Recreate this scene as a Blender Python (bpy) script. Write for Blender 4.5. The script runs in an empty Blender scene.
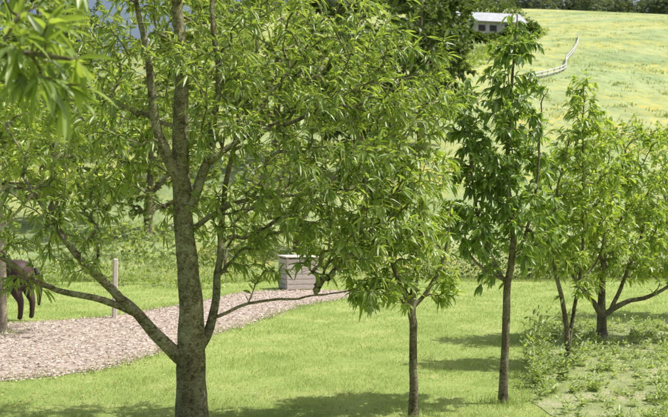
import bpy, math, numpy as np
from mathutils import Vector
RS=np.random.RandomState
scene=bpy.context.scene
scene.view_settings.view_transform='Standard'
scene.view_settings.look='None'
scene.view_settings.exposure=0

# ---------------------------------------------------------------- helpers
def link(o):
    scene.collection.objects.link(o); return o
def empty(name,loc=(0,0,0)):
    e=bpy.data.objects.new(name,None); e.location=loc; link(e); return e
def np_mesh(name,verts,loops,starts,totals,mat=None,rnd=None,smooth=True):
    me=bpy.data.meshes.new(name)
    verts=np.asarray(verts,dtype=np.float32)
    me.vertices.add(len(verts)); me.vertices.foreach_set('co',verts.ravel())
    me.loops.add(len(loops)); me.loops.foreach_set('vertex_index',np.asarray(loops,dtype=np.int32))
    me.polygons.add(len(starts))
    me.polygons.foreach_set('loop_start',np.asarray(starts,dtype=np.int32))
    me.polygons.foreach_set('loop_total',np.asarray(totals,dtype=np.int32))
    me.polygons.foreach_set('use_smooth',np.full(len(starts),smooth,dtype=bool))
    me.update(calc_edges=True)
    if rnd is not None:
        a=me.attributes.new('rnd','FLOAT','POINT'); a.data.foreach_set('value',np.asarray(rnd,dtype=np.float32))
    if mat: me.materials.append(mat)
    return me
def obj(name,me,parent=None,loc=(0,0,0)):
    o=bpy.data.objects.new(name,me); link(o); o.location=loc
    if parent: o.parent=parent
    return o
def nrm(v):
    return v/np.maximum(np.linalg.norm(v,axis=-1,keepdims=True),1e-9)
def box(name,size,loc,mat,parent=None,rot=(0,0,0),bev=0.01):
    import bmesh
    bm=bmesh.new(); bmesh.ops.create_cube(bm,size=1.0)
    for v in bm.verts: v.co=Vector((v.co.x*size[0],v.co.y*size[1],v.co.z*size[2]))
    if bev>0: bmesh.ops.bevel(bm,geom=bm.edges[:],offset=bev,segments=1,affect='EDGES')
    me=bpy.data.meshes.new(name); bm.to_mesh(me); bm.free()
    me.materials.append(mat)
    o=obj(name,me,parent,loc); o.rotation_euler=rot; return o

# ---------------------------------------------------------------- terrain function
def sstep(a,b,x):
    t=np.clip((x-a)/(b-a),0,1); return t*t*(3-2*t)
def height(x,y):
    x=np.asarray(x,float); y=np.asarray(y,float)
    t=np.clip(y-26,0,None)
    s=0.25*(t-6*(1-np.exp(-t/6)))
    lim=0.25*268
    s=np.where(s>lim-12, lim-12*np.exp(-(s-(lim-12))/12), s)
    side=0.55+0.45*sstep(-0.42,-0.05,x/np.maximum(y,20))
    und=sstep(30,80,y)*(0.7*np.sin(x*0.05+y*0.021)+0.5*np.sin(x*0.023-y*0.047+1.3))
    return s*side+und
# ---------------------------------------------------------------- materials
def new_mat(name):
    m=bpy.data.materials.new(name); m.use_nodes=True
    nt=m.node_tree; nt.nodes.clear()
    out=nt.nodes.new('ShaderNodeOutputMaterial'); return m,nt,out
def N(nt,t,**k):
    n=nt.nodes.new(t)
    for a,b in k.items(): setattr(n,a,b)
    return n
def ramp(nt,stops):
    r=N(nt,'ShaderNodeValToRGB'); e=r.color_ramp.elements
    e[0].position=stops[0][0]; e[0].color=(*stops[0][1],1)
    e[1].position=stops[-1][0]; e[1].color=(*stops[-1][1],1)
    for p,c in stops[1:-1]:
        q=e.new(p); q.color=(*c,1)
    return r
def noise(nt,scale,detail=4,rough=0.6,vec=None):
    n=N(nt,'ShaderNodeTexNoise'); n.inputs['Scale'].default_value=scale
    n.inputs['Detail'].default_value=detail; n.inputs['Roughness'].default_value=rough
    if vec is not None: nt.links.new(vec,n.inputs['Vector'])
    return n
def mixc(nt,fac,a,b,mode='MIX'):
    m=N(nt,'ShaderNodeMix',data_type='RGBA',blend_type=mode)
    for s,v in ((m.inputs[0],fac),(m.inputs[6],a),(m.inputs[7],b)):
        if hasattr(v,'links'): nt.links.new(v,s)
        elif isinstance(v,(int,float)): s.default_value=v
        else: s.default_value=(*v,1)
    return m.outputs[2]
def leaf_mat(name,dark,mid,light,trans=0.5,tr_gain=(1.75,1.65,0.7),rough=0.42,spec=0.05,nscale=1.6):
    m,nt,out=new_mat(name)
    at=N(nt,'ShaderNodeAttribute',attribute_name='rnd')
    g=N(nt,'ShaderNodeNewGeometry')
    nz=noise(nt,nscale,1,0.5,g.outputs['Position'])
    ad=N(nt,'ShaderNodeMath',operation='MULTIPLY_ADD'); ad.inputs[1].default_value=0.6
    nt.links.new(at.outputs['Fac'],ad.inputs[0])
    s=N(nt,'ShaderNodeMath',operation='MULTIPLY'); s.inputs[1].default_value=0.45
    nt.links.new(nz.outputs['Fac'],s.inputs[0]); nt.links.new(s.outputs[0],ad.inputs[2])
    r=ramp(nt,[(0.1,dark),(0.5,mid),(0.95,light)]); nt.links.new(ad.outputs[0],r.inputs[0])
    p=N(nt,'ShaderNodeBsdfDiffuse'); nt.links.new(r.outputs[0],p.inputs['Color'])
    t=N(nt,'ShaderNodeBsdfTranslucent')
    c=mixc(nt,1.0,r.outputs[0],tr_gain,'MULTIPLY'); nt.links.new(c,t.inputs['Color'])
    mx=N(nt,'ShaderNodeMixShader'); mx.inputs[0].default_value=trans
    nt.links.new(p.outputs[0],mx.inputs[1]); nt.links.new(t.outputs[0],mx.inputs[2])
    last=mx
    if spec>0:
        gl=N(nt,'ShaderNodeBsdfGlossy'); gl.inputs['Roughness'].default_value=rough; gl.inputs['Color'].default_value=(1,1,1,1)
        m2=N(nt,'ShaderNodeMixShader'); m2.inputs[0].default_value=spec
        nt.links.new(mx.outputs[0],m2.inputs[1]); nt.links.new(gl.outputs[0],m2.inputs[2]); last=m2
    nt.links.new(last.outputs[0],out.inputs[0]); return m
def surf_mat(name,stops,scale,detail=6,rough=0.85,bump=0.4,bscale=None,bdist=0.02,spec=0.3,stretch=None):
    m,nt,out=new_mat(name)
    g=N(nt,'ShaderNodeTexCoord'); vec=g.outputs['Object']
    if stretch:
        mp=N(nt,'ShaderNodeMapping'); mp.inputs['Scale'].default_value=stretch
        nt.links.new(vec,mp.inputs['Vector']); vec=mp.outputs[0]
    n1=noise(nt,scale,detail,0.65,vec); r=ramp(nt,stops); nt.links.new(n1.outputs['Fac'],r.inputs[0])
    p=N(nt,'ShaderNodeBsdfPrincipled'); p.inputs['Roughness'].default_value=rough
    p.inputs['Specular IOR Level'].default_value=spec
    nt.links.new(r.outputs[0],p.inputs['Base Color'])
    n2=noise(nt,bscale or scale*3,6,0.7,vec)
    b=N(nt,'ShaderNodeBump'); b.inputs['Strength'].default_value=bump; b.inputs['Distance'].default_value=bdist
    nt.links.new(n2.outputs['Fac'],b.inputs['Height']); nt.links.new(b.outputs[0],p.inputs['Normal'])
    nt.links.new(p.outputs[0],out.inputs[0]); return m
def rnd_mat(name,stops,rough=0.8):
    m,nt,out=new_mat(name)
    at=N(nt,'ShaderNodeAttribute',attribute_name='rnd'); r=ramp(nt,stops)
    nt.links.new(at.outputs['Fac'],r.inputs[0])
    p=N(nt,'ShaderNodeBsdfDiffuse')
    nt.links.new(r.outputs[0],p.inputs['Color']); nt.links.new(p.outputs[0],out.inputs[0]); return m

M_leafA=leaf_mat('leaf_willowy',(.08,.135,.03),(.215,.31,.075),(.40,.49,.16))
M_leafB=leaf_mat('leaf_bright',(.11,.19,.03),(.27,.38,.07),(.44,.53,.14))
M_leafC=leaf_mat('leaf_pear',(.07,.135,.028),(.16,.26,.055),(.31,.42,.11))
M_leafD=leaf_mat('leaf_dark',(.045,.085,.025),(.09,.145,.045),(.17,.24,.07),trans=.4,nscale=.25,spec=.03)
M_leafE=leaf_mat('leaf_mid_background',(.12,.17,.06),(.22,.30,.10),(.35,.43,.17),nscale=.25,spec=.03)
M_far=leaf_mat('leaf_far',(.10,.13,.10),(.14,.18,.13),(.20,.24,.16),trans=.2,nscale=.06,spec=0)
M_grass=leaf_mat('grass_blade',(.24,.33,.09),(.34,.44,.14),(.48,.55,.23),trans=.4,nscale=.8,spec=.02,rough=.6,tr_gain=(1.3,1.3,.9))
M_weed=leaf_mat('weed_leaf',(.16,.23,.08),(.27,.36,.13),(.40,.48,.22),trans=.4,spec=.03)
M_meadow=leaf_mat('meadow_blade',(.20,.27,.11),(.29,.36,.15),(.42,.46,.22),trans=.3,nscale=.15,spec=0)

def bark_mat(name,c1,c2,c3,lich=(.36,.38,.24)):
    m,nt,out=new_mat(name)
    tc=N(nt,'ShaderNodeTexCoord')
    mp=N(nt,'ShaderNodeMapping'); mp.inputs['Scale'].default_value=(1,1,1.7)
    nt.links.new(tc.outputs['Object'],mp.inputs['Vector'])
    n1=noise(nt,9,9,.85,tc.outputs['Object']); n2=noise(nt,34,6,.8,mp.outputs[0])
    mm=N(nt,'ShaderNodeMath',operation='MULTIPLY_ADD'); mm.inputs[1].default_value=.5
    h=N(nt,'ShaderNodeMath',operation='MULTIPLY'); h.inputs[1].default_value=.5
    nt.links.new(n1.outputs['Fac'],h.inputs[0]); nt.links.new(n2.outputs['Fac'],mm.inputs[0]); nt.links.new(h.outputs[0],mm.inputs[2])
    r=ramp(nt,[(0.42,c1),(0.5,c2),(0.57,c3)]); nt.links.new(mm.outputs[0],r.inputs[0])
    n3=noise(nt,13,7,.8,tc.outputs['Object']); r3=ramp(nt,[(.51,(0,0,0)),(.58,(.8,.8,.8))]); nt.links.new(n3.outputs['Fac'],r3.inputs[0])
    col=mixc(nt,r3.outputs[0],r.outputs[0],lich)
    # broad mottling, noise darkens some zones of the bark
    n4=noise(nt,2.6,3,.6,tc.outputs['Object']); r4=ramp(nt,[(.38,(.6,.58,.52)),(.6,(1.1,1.1,1.08))]); nt.links.new(n4.outputs['Fac'],r4.inputs[0])
    col=mixc(nt,1.,col,r4.outputs[0],'MULTIPLY')
    p=N(nt,'ShaderNodeBsdfPrincipled'); p.inputs['Roughness'].default_value=.9; p.inputs['Specular IOR Level'].default_value=.2
    nt.links.new(col,p.inputs['Base Color'])
    b=N(nt,'ShaderNodeBump'); b.inputs['Strength'].default_value=1.; b.inputs['Distance'].default_value=.03
    nt.links.new(mm.outputs[0],b.inputs['Height']); nt.links.new(b.outputs[0],p.inputs['Normal'])
    nt.links.new(p.outputs[0],out.inputs[0]); return m
M_bark=bark_mat('bark_green_grey',(.08,.07,.04),(.25,.225,.135),(.50,.46,.33))
M_bark2=bark_mat('bark_young',(.09,.07,.05),(.24,.20,.14),(.44,.39,.30),(.34,.33,.23))
M_barkpale=bark_mat('bark_pale',(.3,.26,.2),(.5,.44,.35),(.64,.58,.48),(.55,.52,.42))

# ---------------------------------------------------------------- leaves
def leaves_arrays(P,D,Nn,L,W,droop):
    n=len(P); D=nrm(D); S=nrm(np.cross(D,Nn)); U=np.cross(S,D)
    L=L[:,None]; W=W[:,None]; dr=droop[:,None]
    fold=0.22
    def pt(t,s,lift):
        return P+D*L*t+S*W*0.5*s+U*(lift*W*abs(s)*fold)-np.array([0,0,1.])*dr*L*t*t
    V=np.stack([pt(0,0,0),pt(.33,-.9,1),pt(.33,0,0),pt(.33,.9,1),pt(.68,-.75,1),pt(.68,0,0),pt(.68,.75,1),pt(1,0,0)],axis=1)
    base=(np.arange(n)*8)[:,None]
    f=np.array([0,2,1, 0,3,2, 1,2,5,4, 2,3,6,5, 4,5,7, 5,6,7])
    tot=np.array([3,3,4,4,3,3]); st=np.cumsum(np.r_[0,tot[:-1]])
    loops=(base+f[None]).ravel()
    starts=(np.arange(n)[:,None]*len(f)+st[None]).ravel(); totals=np.tile(tot,n)
    return V.reshape(-1,3),loops,starts,totals
def leaf_mesh(name,P,D,Nn,L,W,droop,mat,rng,rnd=None):
    V,l,s,t=leaves_arrays(P,D,Nn,L,W,droop)
    r=rng.rand(len(P)) if rnd is None else rnd
    return np_mesh(name,V,l,s,t,mat,np.repeat(r,8))

def catmull(pts,step):
    pts=np.array(pts,float); P=np.vstack([2*pts[0]-pts[1],pts,2*pts[-1]-pts[-2]]); out=[]
    for i in range(1,len(P)-2):
        a,b,c,d=P[i-1],P[i],P[i+1],P[i+2]
        k=max(2,int(np.linalg.norm((c-b)[:3])/step))
        for j in range(k):
            t=j/k
            out.append(0.5*((2*b)+(c-a)*t+(2*a-5*b+4*c-d)*t*t+(3*b-a-3*c+d)*t**3))
    out.append(P[-2]); return np.array(out)

def tubes(branches):
    VV=[];LL=[];TT=[];off=0
    for pts,rad,k in branches:
        n=len(pts)
        if n<2: continue
        T=np.gradient(pts,axis=0); T=nrm(T)
        ref=np.array([0.31,0.87,0.13])
        u=np.cross(T[0],ref); u/=np.linalg.norm(u)
        rings=[]
        ang=np.arange(k)*2*math.pi/k
        for i in range(n):
            u=u-T[i]*np.dot(u,T[i]); u/=max(np.linalg.norm(u),1e-9); w=np.cross(T[i],u)
            rr=rad[i]
            if k>=10:
                rr=rr*(1+0.06*np.sin(ang*3+i*0.23)+0.04*np.sin(ang*5-i*.37+1.)+.02*math.sin(i*1.7))
                rings.append(pts[i]+np.outer(np.cos(ang)*rr,u)+np.outer(np.sin(ang)*rr,w))
            else:
                rings.append(pts[i]+rr*(np.outer(np.cos(ang),u)+np.outer(np.sin(ang),w)))
        VV.append(np.vstack(rings))
        i=np.arange(n-1)[:,None]; j=np.arange(k)[None]; j2=(j+1)%k
        q=np.stack([off+i*k+j,off+i*k+j2,off+(i+1)*k+j2,off+(i+1)*k+j],axis=-1).reshape(-1)
        LL.append(q); TT.append(np.full((n-1)*k,4))
        LL.append(off+(n-1)*k+np.arange(k)); TT.append(np.array([k]))
        off+=n*k
    t=np.concatenate(TT); return np.vstack(VV),np.concatenate(LL),np.r_[0,np.cumsum(t)[:-1]],t

def make_tree(name,base,limbs,crown,seed,leafmat,bark,L=.1,W=.018,lpn=2.6,droop=.25,hang=.35,step=.065,
              rtip=.0020,zmin=.7,pen=.25,thr=.012,rexp=.5,wig=.05,flare=1.25,sub=1.0):
    rng=RS(seed)
    MAXN=200000
    pos=np.zeros((MAXN,3)); par=-np.ones(MAXN,int); pl=np.zeros(MAXN); rg=np.zeros(MAXN); n=0
    branches=[]
    for li,lm in enumerate(limbs):
        c=catmull(lm,step)
        c[:,:3]+=np.cumsum(rng.randn(len(c),3)*0.0045,axis=0)*(1 if li else .6)
        idx=[]
        if li>0:
            a=int(np.argmin(np.linalg.norm(pos[:n]-c[0,:3],axis=1))); p=a
            idx.append(a)
        else: p=-1
        for q in c:
            pos[n]=q[:3]; rg[n]=q[3]; par[n]=p
            pl[n]=0 if p<0 else pl[p]+np.linalg.norm(pos[n]-pos[p])
            idx.append(n); p=n; n+=1
        branches.append((idx,True))
    nl=n
    T=[]
    for (cx,cy,cz),(rx,ry,rz),k in crown:
        k=int(k*sub)
        d=nrm(rng.randn(k,3)); r=rng.rand(k,1)**(1/2.6)
        T.append(np.array([cx,cy,cz])+d*r*np.array([rx,ry,rz])*(1+.16*rng.randn(k,1)))
    T=np.vstack(T); T=T[T[:,2]>zmin*.8]
    ac=T[rng.choice(len(T),max(6,len(T)//16),replace=False)]
    dd=np.linalg.norm(T[:,None]-ac[None],axis=2); nn=ac[np.argmin(dd,axis=1)]
    T=T+(nn-T)*0.34
    d0=np.array([np.min(np.linalg.norm(pos[:nl]-t,axis=1)) for t in T])
    T=T[np.argsort(d0)]
    tw=[]
    for t in T:
        v=pos[:n]-t; ds=np.sqrt((v*v).sum(1)); c=ds+pen*pl[:n]+np.where(pos[:n,2]<zmin,5,0)
        c=c+np.clip(pos[:n,2]-t[2],0,None)*.35
        a=int(np.argmin(c)); D=ds[a]
        if D<step*.8: continue
        if D>1.7 and step<.3: continue
        pa=pos[a]; pd=pos[a]-pos[par[a]] if par[a]>=0 else np.array([0,0,1.])
        pd=pd/max(np.linalg.norm(pd),1e-6)
        ctrl=pa+(t-pa)*.4+pd*D*.22+np.array([0,0,.16*D])+rng.randn(3)*D*.07
        k=max(2,int(round(D/step)))
        idx=[a]; p=a
        for j in range(1,k+1):
            s=j/k; q=(1-s)**2*pa+2*s*(1-s)*ctrl+s*s*t+rng.randn(3)*wig*step*3*(0 if j==k else 1)*.3
            pos[n]=q; par[n]=p; pl[n]=pl[p]+np.linalg.norm(q-pos[p]); idx.append(n); p=n; n+=1
        branches.append((idx,False)); tw.append(idx)
    cnt=np.zeros(n)
    for idx in tw: cnt[idx[-1]]+=1
    for i in range(n-1,0,-1):
        if par[i]>=0: cnt[par[i]]+=cnt[i]
    rad=np.maximum(rtip*np.maximum(cnt,1)**rexp,rg[:n])
    rad[:nl]=np.maximum(rg[:nl],.003)
    tb=[]
    for bi,(idx,isl) in enumerate(branches):
        pts=pos[idx].copy(); r=rad[idx].copy()
        if not isl or bi>0: r[0]=min(r[0],r[1]*1.25)
        if bi==0:
            z=pts[:,2]; r*=1+(flare-1)*np.exp(-z/.09)
            pts=np.vstack([pts[0]-[0,0,.12],pts]); r=np.r_[r[0],r]
        if not isl: r[-1]*=.6
        tb.append((pts,r,16 if (bi==0 and r.max()>.03) else (10 if r.max()>.02 else 5)))
    V,l,s,t=tubes(tb)
    root=empty(name,base)
    obj('trunk_and_branches',np_mesh(name+'_wood',V,l,s,t,bark),root)
    P=[];D=[];NN=[]
    ph=0.
    for idx in tw:
        for j in range(1,len(idx)):
            i=idx[j]
            if rad[i]>thr: continue
            tg=pos[i]-pos[idx[j-1]]; ln=np.linalg.norm(tg); tg=tg/max(ln,1e-9)
            last=j==len(idx)-1
            m=rng.poisson(lpn+(3 if last else 0))
            a=np.cross(tg,[.3,.2,.9]); a/=max(np.linalg.norm(a),1e-6); b=np.cross(tg,a)
            for q in range(m):
                ph+=2.4+rng.randn()*.3
                radial=a*math.cos(ph)+b*math.sin(ph)
                dv=tg*(.75 if not last else 1.2)+radial*.8+np.array([0,0,-hang])+rng.randn(3)*.25
                P.append(pos[i]-tg*ln*rng.rand()); D.append(dv)
                NN.append(np.array([0,0,1.])+rng.randn(3)*.45+radial*.2)
    P=np.array(P);D=np.array(D);NN=np.array(NN);k=len(P)
    Ls=L*(.5+.65*rng.rand(k)); Ws=W*(.75+.5*rng.rand(k))
    me=leaf_mesh(name+'_leaves',P,D,NN,Ls,Ws,droop*(0.3+1.2*rng.rand(k)),leafmat,rng,np.clip(rng.beta(2.0,2.2,k),0,1))
    obj('foliage',me,root)
    print(name,'leaves',k,'nodes',n)
    return root

# ================================================================ TREES
main_limbs=[
 [(0,0,0,.122),(0,0,.3,.112),(-.01,0,.56,.108),(-.02,.02,1.0,.090),(-.05,.04,1.45,.076),(-.07,.03,1.8,.070),(-.075,.02,2.3,.058),(-.06,.0,2.8,.046),(-.10,.0,3.3,.036),(-.05,.05,3.8,.025),(-.02,.05,4.2,.01)],
 [(-.05,0,.55,.062),(-.16,-.05,.66,.052),(-.32,-.08,.85,.042),(-.56,-.1,1.09,.033),(-.84,-.1,1.38,.026),(-1.0,-.05,1.6,.02),(-1.25,0,1.95,.010)],
 [(-.38,-.08,.9,.030),(-.70,-.2,1.04,.024),(-1.0,-.3,1.13,.020),(-1.28,-.4,1.34,.017),(-1.48,-.5,1.46,.014),(-1.8,-.6,1.6,.009)],
 [(.03,.02,.60,.045),(.14,.1,.85,.034),(.18,.16,1.15,.028),(.2,.2,1.5,.024),(.24,.25,1.95,.02),(.32,.3,2.4,.015),(.4,.35,2.9,.008)],
 [(.12,.08,.86,.015),(.4,.1,.98,.012),(.78,.12,1.02,.009),(1.18,.15,1.07,.005)],
 [(-.07,.02,1.85,.05),(-.2,-.03,2.1,.043),(-.29,-.06,2.4,.034),(-.33,-.08,2.8,.026),(-.42,-.1,3.3,.016),(-.5,-.1,3.7,.008)],
 [(-.03,.02,1.7,.04),(.12,.0,2.05,.034),(.16,-.03,2.35,.028),(.2,-.05,2.7,.024),(.13,-.05,3.25,.018),(.2,0,3.8,.008)],
 [(.13,0,2.05,.024),(.4,.06,2.25,.02),(.75,.1,2.35,.015),(1.1,.15,2.55,.011),(1.4,.2,2.7,.007)],
 [(.0,.03,1.55,.022),(.35,.1,1.75,.018),(.75,.2,1.8,.013),(1.15,.2,1.85,.009),(1.5,.2,1.8,.006)],
 [(-.1,.02,2.3,.018),(-.5,.0,2.45,.014),(-.9,-.05,2.6,.010),(-1.3,-.1,2.7,.007)],
 [(.3,.3,2.3,.015),(.7,.35,2.75,.011),(1.0,.4,3.2,.007)],
]
main_crown=[((-.60,.3,2.75),(1.15,1.0,.95),400),((.66,.2,2.75),(1.0,1.05,.95),520),((1.14,.1,1.95),(.75,.95,.68),500),
 ((-1.05,.1,1.8),(.85,.8,.5),190),((.6,.3,1.55),(.9,.65,.40),240),((0,.1,3.6),(1.3,1.2,.6),200),((-1.2,-.2,1.35),(.6,.5,.35),90),
 ((1.5,.2,2.7),(.62,.75,.65),240),((1.35,0,1.3),(.5,.5,.35),100),((.1,-.3,2.2),(.7,.3,.6),50)]
make_tree('almond_tree',(-1.063,7.0,0),main_limbs,main_crown,11,M_leafA,M_bark,L=.104,W=.0205,lpn=2.7,droop=.32,hang=.35)

make_tree('peach_tree',(.638,7.5,0),[
 [(0,0,0,.036),(.0,0,.4,.033),(-.01,0,.72,.03),(-.02,0,.92,.03),(.03,.02,1.3,.022),(.06,.03,1.8,.014),(.03,0,2.3,.006)],
 [(-.02,0,.86,.022),(-.12,-.03,1.15,.018),(-.2,-.05,1.5,.012),(-.25,-.05,1.9,.006)],
 [(-.02,0,.88,.02),(.12,.05,1.02,.016),(.26,.08,1.3,.012),(.32,.1,1.6,.006)],
 [(-.04,0,.9,.014),(-.22,-.08,1.05,.011),(-.4,-.12,1.08,.006)]],
 [((-.1,0,1.45),(.50,.48,.6),300),((-.05,0,2.1),(.45,.42,.5),170),((-.36,-.05,1.05),(.24,.27,.22),70),((.2,0,1.05),(.22,.22,.17),45)],
 23,M_leafB,M_bark2,L=.10,W=.023,lpn=2.7,zmin=.75,droop=.35,hang=.4)

make_tree('pear_tree',(1.519,8.1,0),[
 [(-.04,0,0,.040),(-.02,0,.4,.035),(0,0,.98,.031),(.05,0,1.4,.027),(.0,0,2.0,.021),(.04,0,2.7,.014),(.10,0,3.4,.006)],
 [(.0,0,1.0,.020),(-.14,.05,1.3,.016),(-.27,.08,1.8,.012),(-.3,.1,2.3,.007)],
 [(.02,0,1.15,.018),(.15,-.05,1.5,.014),(.25,-.08,2.0,.010),(.28,-.1,2.6,.006)],
 [(.0,0,1.05,.014),(-.3,-.03,1.25,.011),(-.5,0,1.6,.007)]],
 [((-.10,0,1.7),(.60,.54,.62),440),((-.10,0,2.4),(.50,.47,.6),360),((.07,0,3.05),(.25,.26,.48),120)],
 31,M_leafC,M_bark2,L=.088,W=.033,lpn=2.7,zmin=.9,droop=.35,hang=.7)

make_tree('plum_tree',(2.51,10.1,0),[
 [(.03,0,0,.034),(.04,0,.3,.030),(-.02,0,.7,.024),(-.12,0,1.2,.018),(-.1,0,1.8,.013),(.05,0,2.5,.007)],
 [(.04,0,.22,.024),(.12,.04,.6,.020),(.2,.05,1.1,.016),(.22,.05,1.8,.012),(.2,.0,2.5,.009),(.22,0,3.0,.005)],
 [(.18,.05,.9,.014),(.4,.1,1.2,.011),(.5,.1,1.7,.007)]],
 [((.05,0,1.35),(.62,.5,.62),310),((.15,0,2.0),(.6,.48,.65),330),((.2,0,2.75),(.26,.25,.45),120)],
 41,M_leafB,M_bark2,L=.092,W=.027,lpn=2.8,zmin=.65,droop=.3,hang=.4)

make_tree('apple_tree',(3.47,12.0,0),[
 [(0,0,0,.07),(0,0,.18,.062),(0,0,.36,.056),(.02,.05,.75,.04),(.05,.1,1.3,.027),(.05,.1,1.9,.014)],
 [(-.01,0,.32,.04),(-.2,-.1,.58,.032),(-.42,-.15,.85,.024),(-.6,-.2,1.2,.017),(-.7,-.2,1.7,.01)],
 [(.01,0,.32,.04),(.28,-.1,.5,.032),(.6,-.12,.58,.025),(.9,-.15,.8,.019),(1.15,-.15,1.2,.012)],
 [(.1,-.05,.42,.028),(.35,.2,.8,.023),(.6,.3,1.3,.017),(.7,.3,1.9,.009)]],
 [((.3,0,1.35),(1.2,.9,.65),620),((.25,0,2.15),(1.0,.75,.75),480),((-.65,-.1,1.3),(.55,.5,.55),150),((1.1,0,1.2),(.6,.6,.6),180),((-.5,-.1,2.0),(.5,.5,.55),150)],
 53,M_leafB,M_bark2,L=.105,W=.033,lpn=2.7,zmin=.55,droop=.3,hang=.35,step=.08)
make_tree('apple_tree',(5.9,14.5,0),[
 [(0,0,0,.07),(0,0,.4,.06),(.02,.05,.9,.045),(.05,.1,1.6,.03),(.05,.1,2.2,.014)],
 [(-.01,0,.4,.04),(-.3,-.1,.8,.03),(-.6,-.15,1.3,.02),(-.8,-.2,1.9,.01)],
 [(.01,0,.4,.04),(.4,0,.9,.03),(.7,0,1.5,.02)]],
 [((-.2,0,1.7),(1.4,1.,.9),560),((-.2,0,2.5),(1.0,.7,.6),260)],
 59,M_leafB,M_bark2,L=.12,W=.038,lpn=2.6,zmin=.6,droop=.3,hang=.35,step=.09)

make_tree('almond_tree',(-1.75,2.6,0),[
 [(0,0,0,.09),(0,0,.7,.075),(.05,0,1.4,.06),(.02,.03,2.0,.05),(.0,.05,2.7,.03),(.0,.05,3.3,.01)],
 [(.04,0,1.4,.035),(.3,-.05,1.75,.028),(.6,-.1,2.02,.02),(.85,-.15,2.12,.010),(1.05,-.2,2.1,.005)],
 [(.03,0,1.7,.03),(.3,.1,2.1,.022),(.6,.15,2.35,.013),(.9,.2,2.4,.006)]],
 [((.90,-.1,2.10),(.22,.3,.2),50),((.75,.1,2.3),(.4,.4,.2),60),((0,.1,2.7),(.8,.8,.6),150)],
 67,M_leafA,M_bark,L=.105,W=.021,lpn=2.2,zmin=1.2,droop=.35,hang=.5)
make_tree('birch_tree',(-4.50,12.6,0),[
 [(0,0,0,.06),(0,0,.8,.052),(-.03,0,1.6,.045),(-.1,0,2.6,.035),(-.15,0,4.2,.015)],
 [(-.02,0,1.4,.02),(.4,0,1.9,.015),(.8,0,2.4,.008)],
 [(-.05,0,2.0,.02),(-.5,0,2.5,.015),(-.9,0,3.0,.008)]],
 [((.3,0,2.9),(1.5,1.2,1.3),600)],71,M_leafB,M_barkpale,L=.12,W=.055,lpn=2.3,zmin=1.2,step=.1)

# ---------------------------------------------------------------- background trees
def big_tree(name,x,y,h,w,seed,mat,lf=.34,low=0.):
    z=float(height(x,y)); k=h/8.
    make_tree(name,(x,y,z-.1),[
     [(0,0,0,.22*k),(0,0,1.5*k,.18*k),(.1,0,3.5*k,.13*k),(0,.1,5.5*k,.08*k),(0,0,7.2*k,.03*k)],
     [(0,0,1.8*k,.1*k),(1.*k,.2,3*k,.07*k),(.3*w,.3,4.6*k,.04*k)],
     [(0,0,2.*k,.1*k),(-1.*k,-.2,3.2*k,.07*k),(-.3*w,-.3,4.8*k,.04*k)]],
     [((0,0,.62*h),(w*.5,w*.5,.36*h),380),((-.2*w,0,(.4-low)*h),(w*.36,w*.4,.26*h),170),((.22*w,0,(.42-low)*h),(w*.34,w*.4,.24*h),170)],
     seed,mat,M_bark2,L=lf,W=lf*.62,lpn=3.4,zmin=.12*h,step=.35,thr=.2,rtip=.012,droop=.2,hang=.3,wig=.1)
big_tree('oak_tree',1.2,44,8.5,6.5,101,M_leafD)
big_tree('oak_tree',4.9,52,9.5,5.4,102,M_leafD)
big_tree('oak_tree',-3.0,48,9,8,103,M_leafE)
big_tree('oak_tree',8.3,80,12.5,7.4,104,M_leafD,.45,.06)
big_tree('oak_tree',0.5,95,15,12,105,M_leafD,.5)
big_tree('ash_tree',-6.8,34,6.5,5.5,106,M_leafE,.26,.12)
big_tree('ash_tree',-11.5,38,8.,6.5,107,M_leafE,.28,.12)
big_tree('ash_tree',-16.,52,11.,9,108,M_leafE,.38,.1)
big_tree('ash_tree',-9.,62,12.,9,109,M_leafE,.4,.1)
big_tree('ash_tree',-23.,72,14.,12,110,M_leafD,.5,.1)
big_tree('hazel_tree',-1.2,30,4.4,4.4,111,M_leafE,.18,.14)

# ================================================================ GROUND
CHIP=np.array([(-9,8.3),(-5,8.7),(-3.27,9.1),(-2.43,9.75),(-2.0,11.15),(-1.62,12.5),(-1.05,14.4),(-.6,16.1),(.35,17.7),(.9,18.4),(.5,19.2),(-1.0,19.3),(-1.9,18.8),(-2.55,16.7),(-3.6,14.5),(-4.9,13.6),(-9,13.3)])
BED=np.array([(1.72,8.2),(1.95,9.4),(2.3,10.6),(2.55,12.2),(3.0,13.6),(5.5,14.2),(6.0,12.5),(4.9,10.8),(3.85,9.6),(3.2,8.6),(2.75,7.6),(2.3,7.2),(1.9,7.4)])
def inpoly(x,y,poly):
    c=np.zeros(len(x),bool); j=len(poly)-1
    for i in range(len(poly)):
        xi,yi=poly[i]; xj,yj=poly[j]
        c^=((yi>y)!=(yj>y))&(x<(xj-xi)*(y-yi)/(yj-yi+1e-12)+xi); j=i
    return c
ys=np.concatenate([np.linspace(-60,24,22),np.linspace(25,120,80),np.linspace(123,340,90),np.geomspace(350,4000,20)])
xs=np.concatenate([-np.geomspace(4000,160,16),np.linspace(-150,150,121),np.geomspace(160,4000,16)])
X,Y=np.meshgrid(xs,ys); Z=height(X,Y)
V=np.stack([X,Y,Z],-1).reshape(-1,3); nx=len(xs); ny=len(ys)
i=np.arange(ny-1)[:,None]; j=np.arange(nx-1)[None]
q=np.stack([i*nx+j,i*nx+j+1,(i+1)*nx+j+1,(i+1)*nx+j],-1).reshape(-1)
nf=(nx-1)*(ny-1)
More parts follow.
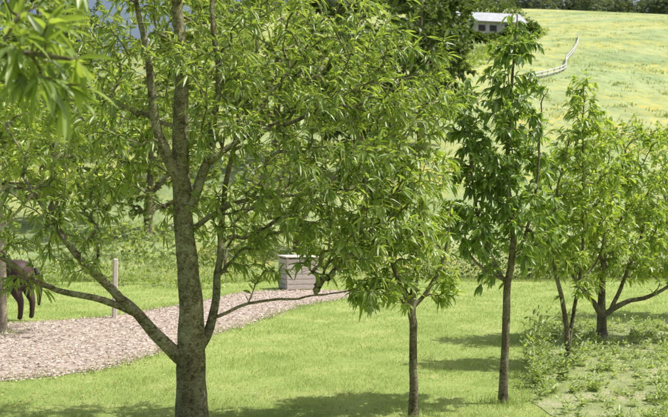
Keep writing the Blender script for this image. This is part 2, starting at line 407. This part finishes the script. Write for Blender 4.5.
def ground_mat():
    m,nt,out=new_mat('grass_ground')
    g=N(nt,'ShaderNodeNewGeometry'); pos=g.outputs['Position']
    n1=noise(nt,1.1,7,.7,pos); n2=noise(nt,45,5,.75,pos); n3=noise(nt,.05,6,.65,pos)
    # mottled grazing pattern
    mp=N(nt,'ShaderNodeMapping'); mp.inputs['Scale'].default_value=(.55,.16,.16); mp.inputs['Rotation'].default_value=(0,0,.25)
    nt.links.new(pos,mp.inputs['Vector']); n4=noise(nt,1.0,9,.82,mp.outputs[0])
    lawn=ramp(nt,[(.32,(.22,.32,.08)),(.5,(.34,.43,.135)),(.68,(.46,.51,.20))]); nt.links.new(n1.outputs['Fac'],lawn.inputs[0])
    fine=ramp(nt,[(.3,(.66,.68,.6)),(.65,(1.12,1.1,1.1))]); nt.links.new(n2.outputs['Fac'],fine.inputs[0])
    lawnc=mixc(nt,1.,lawn.outputs[0],fine.outputs[0],'MULTIPLY')
    fld=ramp(nt,[(.35,(.23,.31,.14)),(.5,(.31,.38,.18)),(.65,(.38,.42,.20))]); nt.links.new(n3.outputs['Fac'],fld.inputs[0])
    f2=ramp(nt,[(.40,(.66,.72,.66)),(.5,(.95,.96,.92)),(.60,(1.14,1.12,1.1))]); nt.links.new(n4.outputs['Fac'],f2.inputs[0])
    fldc=mixc(nt,1.,fld.outputs[0],f2.outputs[0],'MULTIPLY')
    n5=noise(nt,.06,4,.65,pos)
    mp6=N(nt,'ShaderNodeMapping'); mp6.inputs['Scale'].default_value=(1.,.3,.3); nt.links.new(pos,mp6.inputs['Vector'])
    n6=noise(nt,1.6,8,.9,mp6.outputs[0])
    r5=ramp(nt,[(.43,(0,0,0)),(.56,(1,1,1))]); nt.links.new(n5.outputs['Fac'],r5.inputs[0])
    r6=ramp(nt,[(.49,(0,0,0)),(.56,(1,1,1))]); nt.links.new(n6.outputs['Fac'],r6.inputs[0])
    mm=N(nt,'ShaderNodeMath',operation='MULTIPLY'); nt.links.new(r5.outputs[0],mm.inputs[0]); nt.links.new(r6.outputs[0],mm.inputs[1])
    m7=N(nt,'ShaderNodeMath',operation='MULTIPLY'); m7.inputs[1].default_value=.8; nt.links.new(mm.outputs[0],m7.inputs[0])
    fldc=mixc(nt,m7.outputs[0],fldc,(.56,.48,.09))
    sx=N(nt,'ShaderNodeSeparateXYZ'); nt.links.new(pos,sx.inputs[0])
    mr=N(nt,'ShaderNodeMapRange'); mr.inputs[1].default_value=21; mr.inputs[2].default_value=25; nt.links.new(sx.outputs['Y'],mr.inputs[0])
    c=mixc(nt,mr.outputs[0],lawnc,fldc)
    p=N(nt,'ShaderNodeBsdfPrincipled'); p.inputs['Roughness'].default_value=.9; p.inputs['Specular IOR Level'].default_value=.1
    nt.links.new(c,p.inputs['Base Color'])
    b=N(nt,'ShaderNodeBump'); b.inputs['Strength'].default_value=.7; b.inputs['Distance'].default_value=.03
    nt.links.new(n2.outputs['Fac'],b.inputs['Height']); nt.links.new(b.outputs[0],p.inputs['Normal'])
    nt.links.new(p.outputs[0],out.inputs[0]); return m
obj('ground',np_mesh('ground',V,q,np.arange(nf)*4,np.full(nf,4),ground_mat()))

def sheet(name,poly,z,mat):
    from mathutils.geometry import tessellate_polygon
    rng=RS(5); pts=[]
    for a in range(len(poly)):
        p,q2=poly[a],poly[(a+1)%len(poly)]; k=max(1,int(np.linalg.norm(q2-p)/.25))
        for s in range(k):
            w=p+(q2-p)*s/k; pts.append((w[0]+rng.randn()*.035,w[1]+rng.randn()*.05,z))
    tr=tessellate_polygon([[Vector(p) for p in pts]])
    me=bpy.data.meshes.new(name); me.from_pydata(pts,[],[tuple(t) for t in tr]); me.materials.append(mat)
    me.update()
    if sum(p.normal.z for p in me.polygons)<0: me.flip_normals()
    return obj(name,me)
M_chip=surf_mat('woodchip_base',[(.3,(.22,.17,.135)),(.5,(.42,.345,.29)),(.7,(.58,.50,.43))],9,bump=.6,bscale=40,bdist=.03)
sheet('woodchip_path',CHIP,.006,M_chip)
M_soil=surf_mat('soil',[(.3,(.22,.25,.11)),(.5,(.30,.35,.15)),(.62,(.40,.39,.24)),(.75,(.50,.44,.34))],2.2,bump=.8,bscale=30,bdist=.03)
sheet('planting_bed',BED,.005,M_soil)

rng=RS(77)
def rand_in(poly,n,rng):
    lo=poly.min(0);hi=poly.max(0); p=lo+rng.rand(n,2)*(hi-lo); return p[inpoly(p[:,0],p[:,1],poly)]
p=rand_in(CHIP,52000,rng); p=p[(p[:,0]>-6)]
e=[]
for a in range(2,10):
    k=260; t=rng.rand(k,1); e.append(CHIP[a]+(CHIP[a+1]-CHIP[a])*t+rng.randn(k,2)*.09)
p=np.vstack([p]+e); k=len(p)
P=np.c_[p,.012+rng.rand(k)*.022]; a=rng.rand(k)*6.28
D=np.c_[np.cos(a),np.sin(a),rng.randn(k)*.3]; D=nrm(D); Nn=np.array([0,0,1.])+rng.randn(k,3)*.35; S=nrm(np.cross(D,Nn)); U=np.cross(S,D)
Lc=(.008+.017*rng.rand(k)**1.5)[:,None]; Wc=(.004+.007*rng.rand(k))[:,None]
Vc=np.stack([P-D*Lc-S*Wc*.6,P+D*Lc*.8-S*Wc,P+D*Lc+S*Wc*.7,P-D*Lc*.9+S*Wc],1).reshape(-1,3)
M_chips=rnd_mat('wood_chips',[(0,(.22,.165,.13)),(.4,(.45,.37,.31)),(.75,(.6,.52,.455)),(1,(.74,.67,.60))])
obj('wood_chips',np_mesh('wood_chips',Vc,np.arange(4*k),np.arange(k)*4,np.full(k,4),M_chips,np.repeat(rng.rand(k),4),smooth=False))

def blades(name,p,hgt,wid,mat,rng,lean=.5,z=None):
    k=len(p); z=height(p[:,0],p[:,1]) if z is None else z
    P=np.c_[p,z-.003]; a=rng.rand(k)*6.28
    T=P+np.c_[rng.randn(k)*lean*hgt,rng.randn(k)*lean*hgt,hgt*(.7+.6*rng.rand(k))]
    S=np.c_[np.cos(a),np.sin(a),np.zeros(k)]*(wid*(.7+.6*rng.rand(k)))[:,None]
    V=np.stack([P-S,P+S,T],1).reshape(-1,3)
    return obj(name,np_mesh(name,V,np.arange(3*k),np.arange(k)*3,np.full(k,3),mat,np.repeat(rng.rand(k),3),smooth=False))
k=240000
d=5.8*(22/5.8)**(rng.rand(k)); x=(rng.rand(k)*2-1)*.46*d
p=np.c_[x,d]; p=p[~inpoly(p[:,0],p[:,1],CHIP)]
inb=inpoly(p[:,0],p[:,1],BED); keep=~inb|(rng.rand(len(p))<.6); p=p[keep]
cl=np.sin(p[:,0]*3.1+1)*np.sin(p[:,1]*2.3)+np.sin(p[:,0]*7.3)*np.cos(p[:,1]*5.9)
h=.017+.009*cl+.014*rng.rand(len(p)); h=np.clip(h,.008,None)*(1+.02*p[:,1])
blades('lawn_grass',p,h,np.full(len(p),.0022)*(p[:,1]/8),M_grass,rng,.7)
e=[]
for poly,seg in ((CHIP,range(1,16)),(BED,range(0,12))):
    for a in seg:
        q2=poly[(a+1)%len(poly)]; L_=np.linalg.norm(q2-poly[a]); kk=int(L_*170); t=rng.rand(kk,1)
        e.append(poly[a]+(q2-poly[a])*t+rng.randn(kk,2)*.11)
for c,kk in (((-1.063,7.0),260),((.638,7.5),160),((1.48,8.1),300),((2.54,10.1),300),((3.47,12),300),((-4.5,12.6),200)):
    e.append(np.array(c)+rng.randn(kk,2)*.13)
e=np.vstack(e); blades('lawn_edge_grass',e,.03+.07*rng.rand(len(e)),np.full(len(e),.0035),M_grass,rng,.5)
k=60000
d=21.5*(48/21.5)**(rng.rand(k)**1.5); x=(rng.rand(k)*2-1)*.5*d; p=np.c_[x,d]
patch=np.clip(np.sin(x*1.3+np.sin(d*.9+x*.31)*2.7)*np.sin(d*1.1+np.sin(x*.7)*2),0,1)
blades('meadow_grass',p,(.07+.14*rng.rand(k)*patch)*(1-sstep(34,48,d)*.7),.004*d/12,M_meadow,rng,.6)
# rank tussocks on the hill pasture, clumped
nc=900; d=48*(260/48)**rng.rand(nc); x=d*(-.1+.62*rng.rand(nc)); c=np.c_[x,d]
kk=14; p=np.repeat(c,kk,axis=0)+rng.randn(nc*kk,2)*np.repeat(.25+.5*rng.rand(nc),kk)[:,None]
blades('pasture_tussocks',p,.12+.22*rng.rand(len(p)),np.full(len(p),.05),M_meadow,rng,.5)

k=700
d=6.5*(18/6.5)**rng.rand(k); x=(rng.rand(k)*2-1)*.42*d
P=np.c_[x,d,np.full(k,.03)]; a=rng.rand(k)*6.28
me=leaf_mesh('fallen',P,np.c_[np.cos(a),np.sin(a),rng.randn(k)*.1],np.array([0,0,1.])+rng.randn(k,3)*.3,.03+.03*rng.rand(k),.012+.01*rng.rand(k),np.zeros(k),
   rnd_mat('fallen_leaf',[(0,(.2,.12,.05)),(.5,(.4,.33,.14)),(1,(.5,.48,.25))]),rng)
obj('fallen_leaves',me)

def weeds(name,centers,rad,hgt,nl,L,W,mat,rng):
    P=[];D=[]
    for c,r_,h_ in zip(centers,rad,hgt):
        ns=max(3,int(nl/9))
        for s in range(ns):
            a=rng.rand()*6.28; ln=np.array([math.cos(a),math.sin(a)])*rng.rand()*r_
            top=np.array([c[0]+ln[0]*1.3,c[1]+ln[1]*1.3,h_*(.5+.6*rng.rand())]); b=np.array([c[0]+ln[0]*.4,c[1]+ln[1]*.4,0])
            for q2 in range(9):
                t=(q2+.5)/9; P.append(b+(top-b)*t); aa=q2*2.4+rng.rand()
                D.append([math.cos(aa),math.sin(aa),.2+.6*t+rng.randn()*.2])
    P=np.array(P);D=np.array(D);k=len(P)
    me=leaf_mesh(name,P,D,np.array([0,0,1.])+rng.randn(k,3)*.3,L*(.5+.8*rng.rand(k)),W*(.6+.7*rng.rand(k)),.3*rng.rand(k),mat,rng)
    return obj(name,me)
c=rand_in(BED,1500,rng)[:430]; k=len(c)
weeds('low_weeds',c,np.full(k,.12),.05+.13*rng.rand(k)**2,18,.06,.022,M_weed,rng)
tall=np.array([(2.15,9.6),(2.25,9.8),(2.1,9.9),(2.0,9.3),(2.35,10.4),(2.05,9.1),(2.9,11.6),(1.95,8.8),(2.3,9.2),(2.6,10.0),(2.2,10.2)])
weeds('tall_weeds',tall,[.13,.14,.12,.12,.13,.1,.16,.1,.1,.12,.12],[.62,.72,.6,.48,.5,.35,.4,.3,.35,.4,.5],130,.085,.022,M_weed,rng)

def volume_leaves(name,ell,L,W,mat,seed,shell=3.5,zoff=True):
    rng=RS(seed); P=[];D=[]
    for (cx,cy,cz),(rx,ry,rz),k in ell:
        dd=nrm(rng.randn(k,3)); r=rng.rand(k,1)**(1/shell)
        lump=1+.16*np.sin(dd[:,:1]*5+cx)*np.cos(dd[:,2:]*6+cy)+.08*rng.randn(k,1)
        P.append(np.array([cx,cy,cz])+dd*r*lump*np.array([rx,ry,rz])); D.append(dd+rng.randn(k,3)*.8)
    P=np.vstack(P);D=np.vstack(D)
    if zoff:
        g=height(P[:,0],P[:,1]); P[:,2]+=g; ok=P[:,2]>g; P=P[ok]; D=D[ok]
    k=len(P)
    return obj(name,leaf_mesh(name,P,D,np.array([0,0,1.])+rng.randn(k,3)*.6,L*(.5+rng.rand(k)),W*(.5+rng.rand(k)),.2*rng.rand(k),mat,rng))
rg=RS(9)
ell=[((x+rg.randn()*.15,22.3+.06*x+rg.randn()*.25,.25+.1*rg.rand()),(.55,.4,.35+.3*rg.rand()),330) for x in np.arange(1.6,13,.45)]
volume_leaves('hedge',ell,.09,.045,M_leafD,91)
ell=[((x+rg.randn()*.3,20.8+rg.randn()*.5,.2),(.5,.4,.25+.35*rg.rand()),260) for x in np.arange(-9.5,-2.2,.5)]
volume_leaves('shrub_border',ell,.1,.04,M_leafE,92)
ell=[((x+rg.randn()*.5,28+rg.randn()*1.5,.5),(.9,.8,.8+.9*rg.rand()),420) for x in np.arange(-15,3,1.3)]
volume_leaves('bramble_thicket',ell,.16,.08,M_leafE,93)

ell=[]
for t in np.linspace(0,1,26):
    x=14+t*23+rg.randn()*.6; y=92+t*66+rg.randn()*1.; ell.append(((x-2.4,y,.5),(1.3,1.6,.5+.7*rg.rand()),170))
volume_leaves('field_hedge',ell,.4,.25,M_leafE,94)
ell=[]
for x in np.arange(-40,230,6.5):
    hh=6+5*rg.rand(); ell.append(((x+rg.randn()*2,304+rg.randn()*4,hh*.45),(5+2*rg.rand(),5,hh*.62),420))
    ell.append(((x+rg.randn()*2,318+rg.randn()*4,hh*.5),(6+2*rg.rand(),5,hh*.8),420))
volume_leaves('distant_woodland',ell,1.6,1.1,M_far,95)
ell=[]
for x,y,h_,w_ in ((17,160,7,4.5),(21.5,168,8,5),(27,170,7,5),(32,172,6,4.5),(12,118,6,4),(31,148,3.,2.6),(29,144,1.6,1.8),
                  (18.6,134,2.6,2.0),(20.8,134,1.5,1.8),(23.2,135,1.3,1.8),(25.6,136,2.0,1.8),(28.,139,1.9,2.)):
    ell+=[((x,y,h_*.5),(w_*.6,w_*.6,h_*.5),700),((x+w_*.3,y-.6,h_*.4),(w_*.4,w_*.4,h_*.36),260),((x-w_*.3,y-.6,h_*.45),(w_*.4,w_*.4,h_*.4),260)]
volume_leaves('trees_around_barn',ell,.5,.33,M_leafD,96)

# ================================================================ BARN
M_roof=surf_mat('barn_roof',[(.35,(.34,.36,.39)),(.65,(.46,.48,.51))],1.2,rough=.8,bump=.1,spec=.1)
M_wall=surf_mat('barn_wall',[(.35,(.40,.40,.39)),(.65,(.56,.56,.54))],2,bump=.3)
M_dark=surf_mat('barn_opening',[(.35,(.03,.03,.035)),(.65,(.06,.06,.065))],2,rough=.3)
bx,by=23.6,143.; bz=float(height(bx,by))-.1
barn=empty('grey_roofed_barn',(bx,by,bz)); barn.rotation_euler=(0,0,math.radians(12)); barn.scale=(.9,.9,.9)
box('walls',(11,6.5,2.6),(0,0,1.3),M_wall,barn,bev=0)
def slab(name,a,b,parent):
    (y0,z0),(y1,z1)=a,b; nx_=np.array([-(z1-z0),(y1-y0)]); nx_=nx_/np.linalg.norm(nx_)*.12
    if nx_[1]<0: nx_=-nx_
    pr=[(y0,z0),(y1,z1),(y1+nx_[0],z1+nx_[1]),(y0+nx_[0],z0+nx_[1])]
    v=[(-5.85,p_[0],p_[1]) for p_ in pr]+[(5.85,p_[0],p_[1]) for p_ in pr]
    f=[(0,1,2,3),(7,6,5,4)]+[(i,i+4,(i+1)%4+4,(i+1)%4) for i in range(4)]
    me=bpy.data.meshes.new(name); me.from_pydata(v,[],f); me.materials.append(M_roof); me.update(); obj(name,me,parent)
slab('roof_front',(-3.65,2.5),(0,4.7),barn); slab('roof_back',(3.65,2.5),(.003,4.7),barn)
for sx in (-1,1):
    v=[(sx*5.45,-3.24,2.602),(sx*5.45,3.24,2.602),(sx*5.45,0,4.6)]
    me=bpy.data.meshes.new('gable'); me.from_pydata(v,[],[(0,1,2)]); me.materials.append(M_wall); obj('gable',me,barn)
for i,xx in enumerate((-4.2,-2.2,-.2)): box('window_%d'%i,(1.2,.1,1.0),(xx,-3.26,1.5),M_dark,barn,bev=0)
box('door',(2.2,.1,2.2),(3.,-3.26,1.1),M_dark,barn,bev=0)

# white rail fence up the field
M_fw=surf_mat('whitewashed_rail',[(.35,(.45,.45,.43)),(.65,(.64,.64,.62))],1.5,bump=.2)
fence=empty('white_rail_fence')
path=catmull([(17.5,85.5,0,0),(20.2,90,0,0),(24.3,98,0,0),(27.3,109,0,0),(31.5,122,0,0),(36,137,0,0),(39.5,150,0,0)],2.2)
pts=np.array([[a[0],a[1],float(height(a[0],a[1]))] for a in path]); tb=[]
for a in pts: tb.append((np.array([a+[0,0,-.2],a+[0,0,.72]]),np.array([.09,.08]),6))
for zz in (.28,.60): tb.append((pts+[0,-.1,zz],np.full(len(pts),.065),6))
Vw,lw,sw,tww=tubes(tb); obj('posts_and_rails',np_mesh('rails',Vw,lw,sw,tww,M_fw,smooth=False),fence)

# ================================================================ COMPOST BIN
M_wood=surf_mat('weathered_timber',[(.3,(.42,.36,.33)),(.5,(.60,.54,.50)),(.7,(.74,.69,.65))],7,bump=.5,bscale=20,bdist=.008,stretch=(1,4,8))
cb=empty('wooden_compost_bin',(-.75,19.6,0)); cb.rotation_euler=(0,0,math.radians(18)); cb.scale=(.74,.74,.8)
for sx in (-.43,.43):
    for sy in (-.4,.4): box('post',(.07,.07,.84),(sx,sy,.42),M_wood,cb)
for i in range(6):
    z=.09+i*.132
    box('slat_front',(.92,.022,.118),(0,-.448,z),M_wood,cb,rot=(0,rg.randn()*.008,0),bev=.004)
    box('slat_back',(.92,.022,.118),(0,.448,z),M_wood,cb,bev=.004)
    box('slat_left',(.022,.8,.118),(-.478,0,z),M_wood,cb,bev=.004)
    box('slat_right',(.022,.8,.118),(.478,0,z),M_wood,cb,bev=.004)
box('lid',(1.02,.98,.035),(0,0,.862),M_wood,cb,rot=(.0,.015,0))
box('wooden_post',(.07,.07,1.0),(-3.40,14.4,.42),M_wood,None,rot=(.02,.015,.4),bev=.012)

# ================================================================ PONY (grazing)
def skin(name,verts,edges,radii,mat,parent,lv=2):
    me=bpy.data.meshes.new(name); me.from_pydata(verts,edges,[]); o=obj(name,me,parent)
    md=o.modifiers.new('skin','SKIN'); md.use_smooth_shade=True
    for v,r in zip(me.skin_vertices[0].data,radii): v.radius=r if isinstance(r,tuple) else (r,r)
    me.skin_vertices[0].data[0].use_root=True
    sb=o.modifiers.new('sub','SUBSURF'); sb.levels=lv; sb.render_levels=lv
    me.materials.append(mat); return o
M_horse=surf_mat('bay_coat',[(.3,(.045,.027,.024)),(.7,(.085,.050,.043))],3,rough=.6,bump=.1,spec=.3)
M_mane=surf_mat('mane_hair',[(.3,(.02,.015,.014)),(.7,(.045,.034,.03))],30,rough=.6,bump=.5)
v=[(0,0,.78),(.3,0,.70),(.6,0,.72),(.78,0,.82),(.95,0,.72),(1.08,0,.58),(1.14,0,.42),(1.18,0,.25),(-.14,0,.77)]
r=[.2,.23,.21,.135,.10,.08,.06,.045,.16]
e=[(0,1),(1,2),(2,3),(3,4),(4,5),(5,6),(6,7),(0,8)]
for s in (-1,1):
    b=len(v); v+=[(-.04,s*.11,.64),(.03,s*.12,.48),(-.09,s*.11,.31),(-.08,s*.11,.1),(-.05,s*.11,.035)]; r+=[.15,.10,.05,.036,.045]
    e+=[(0,b),(b,b+1),(b+1,b+2),(b+2,b+3),(b+3,b+4)]
    b=len(v); v+=[(.6,s*.1,.58),(.58,s*.11,.44),(.6,s*.11,.3),(.6,s*.11,.1),(.63,s*.11,.035)]; r+=[.12,.07,.048,.034,.042]
    e+=[(2,b),(b,b+1),(b+1,b+2),(b+2,b+3),(b+3,b+4)]
pony=empty('brown_pony',(-4.70,14.0,0)); pony.rotation_euler=(0,0,math.radians(150))
skin('body',v,e,r,M_horse,pony)
skin('tail',[(-.27,0,.82),(-.33,0,.70),(-.36,0,.5),(-.35,0,.25)],[(0,1),(1,2),(2,3)],[.025,.04,.05,.018],M_mane,pony)
skin('mane',[(.74,0,.96),(.9,0,.86),(1.04,0,.72),(1.1,0,.6)],[(0,1),(1,2),(2,3)],[(.02,.04),(.02,.045),(.02,.04),(.015,.02)],M_mane,pony)
for s in (-1,1): skin('ear',[(1.08,s*.045,.64),(1.09,s*.07,.70),(1.1,s*.075,.75)],[(0,1),(1,2)],[.02,.022,.006],M_horse,pony,1)

# ================================================================ LIGHT / SKY
sd=Vector((.90,.03,0)).normalized(); el=math.radians(60)
S=Vector((sd.x*math.cos(el),sd.y*math.cos(el),math.sin(el)))
sun=bpy.data.lights.new('sun','SUN'); sun.energy=5; sun.angle=math.radians(.5); sun.color=(1,.965,.9)
so=link(bpy.data.objects.new('sun',sun)); so.rotation_euler=(-S).to_track_quat('-Z','Y').to_euler(); so.location=S*50
w=bpy.data.worlds.new('World'); scene.world=w; w.use_nodes=True; nt=w.node_tree
bg=nt.nodes['Background']; sk=nt.nodes.new('ShaderNodeTexSky'); sk.sky_type='NISHITA'; sk.sun_disc=False
sk.sun_elevation=el; sk.sun_rotation=math.atan2(sd.x,sd.y); sk.air_density=1.; sk.dust_density=6.; sk.ozone_density=1.
nt.links.new(sk.outputs[0],bg.inputs[0]); bg.inputs[1].default_value=.14

# ================================================================ CAMERA
cam=bpy.data.cameras.new('camera'); co=link(bpy.data.objects.new('camera',cam)); scene.camera=co
co.location=(0,0,1.7); co.rotation_euler=(math.radians(90),0,0)
cam.sensor_width=36; cam.lens=50; cam.clip_start=.05; cam.clip_end=9000
cam.dof.use_dof=True; cam.dof.focus_distance=7.6; cam.dof.aperture_fstop=5.6
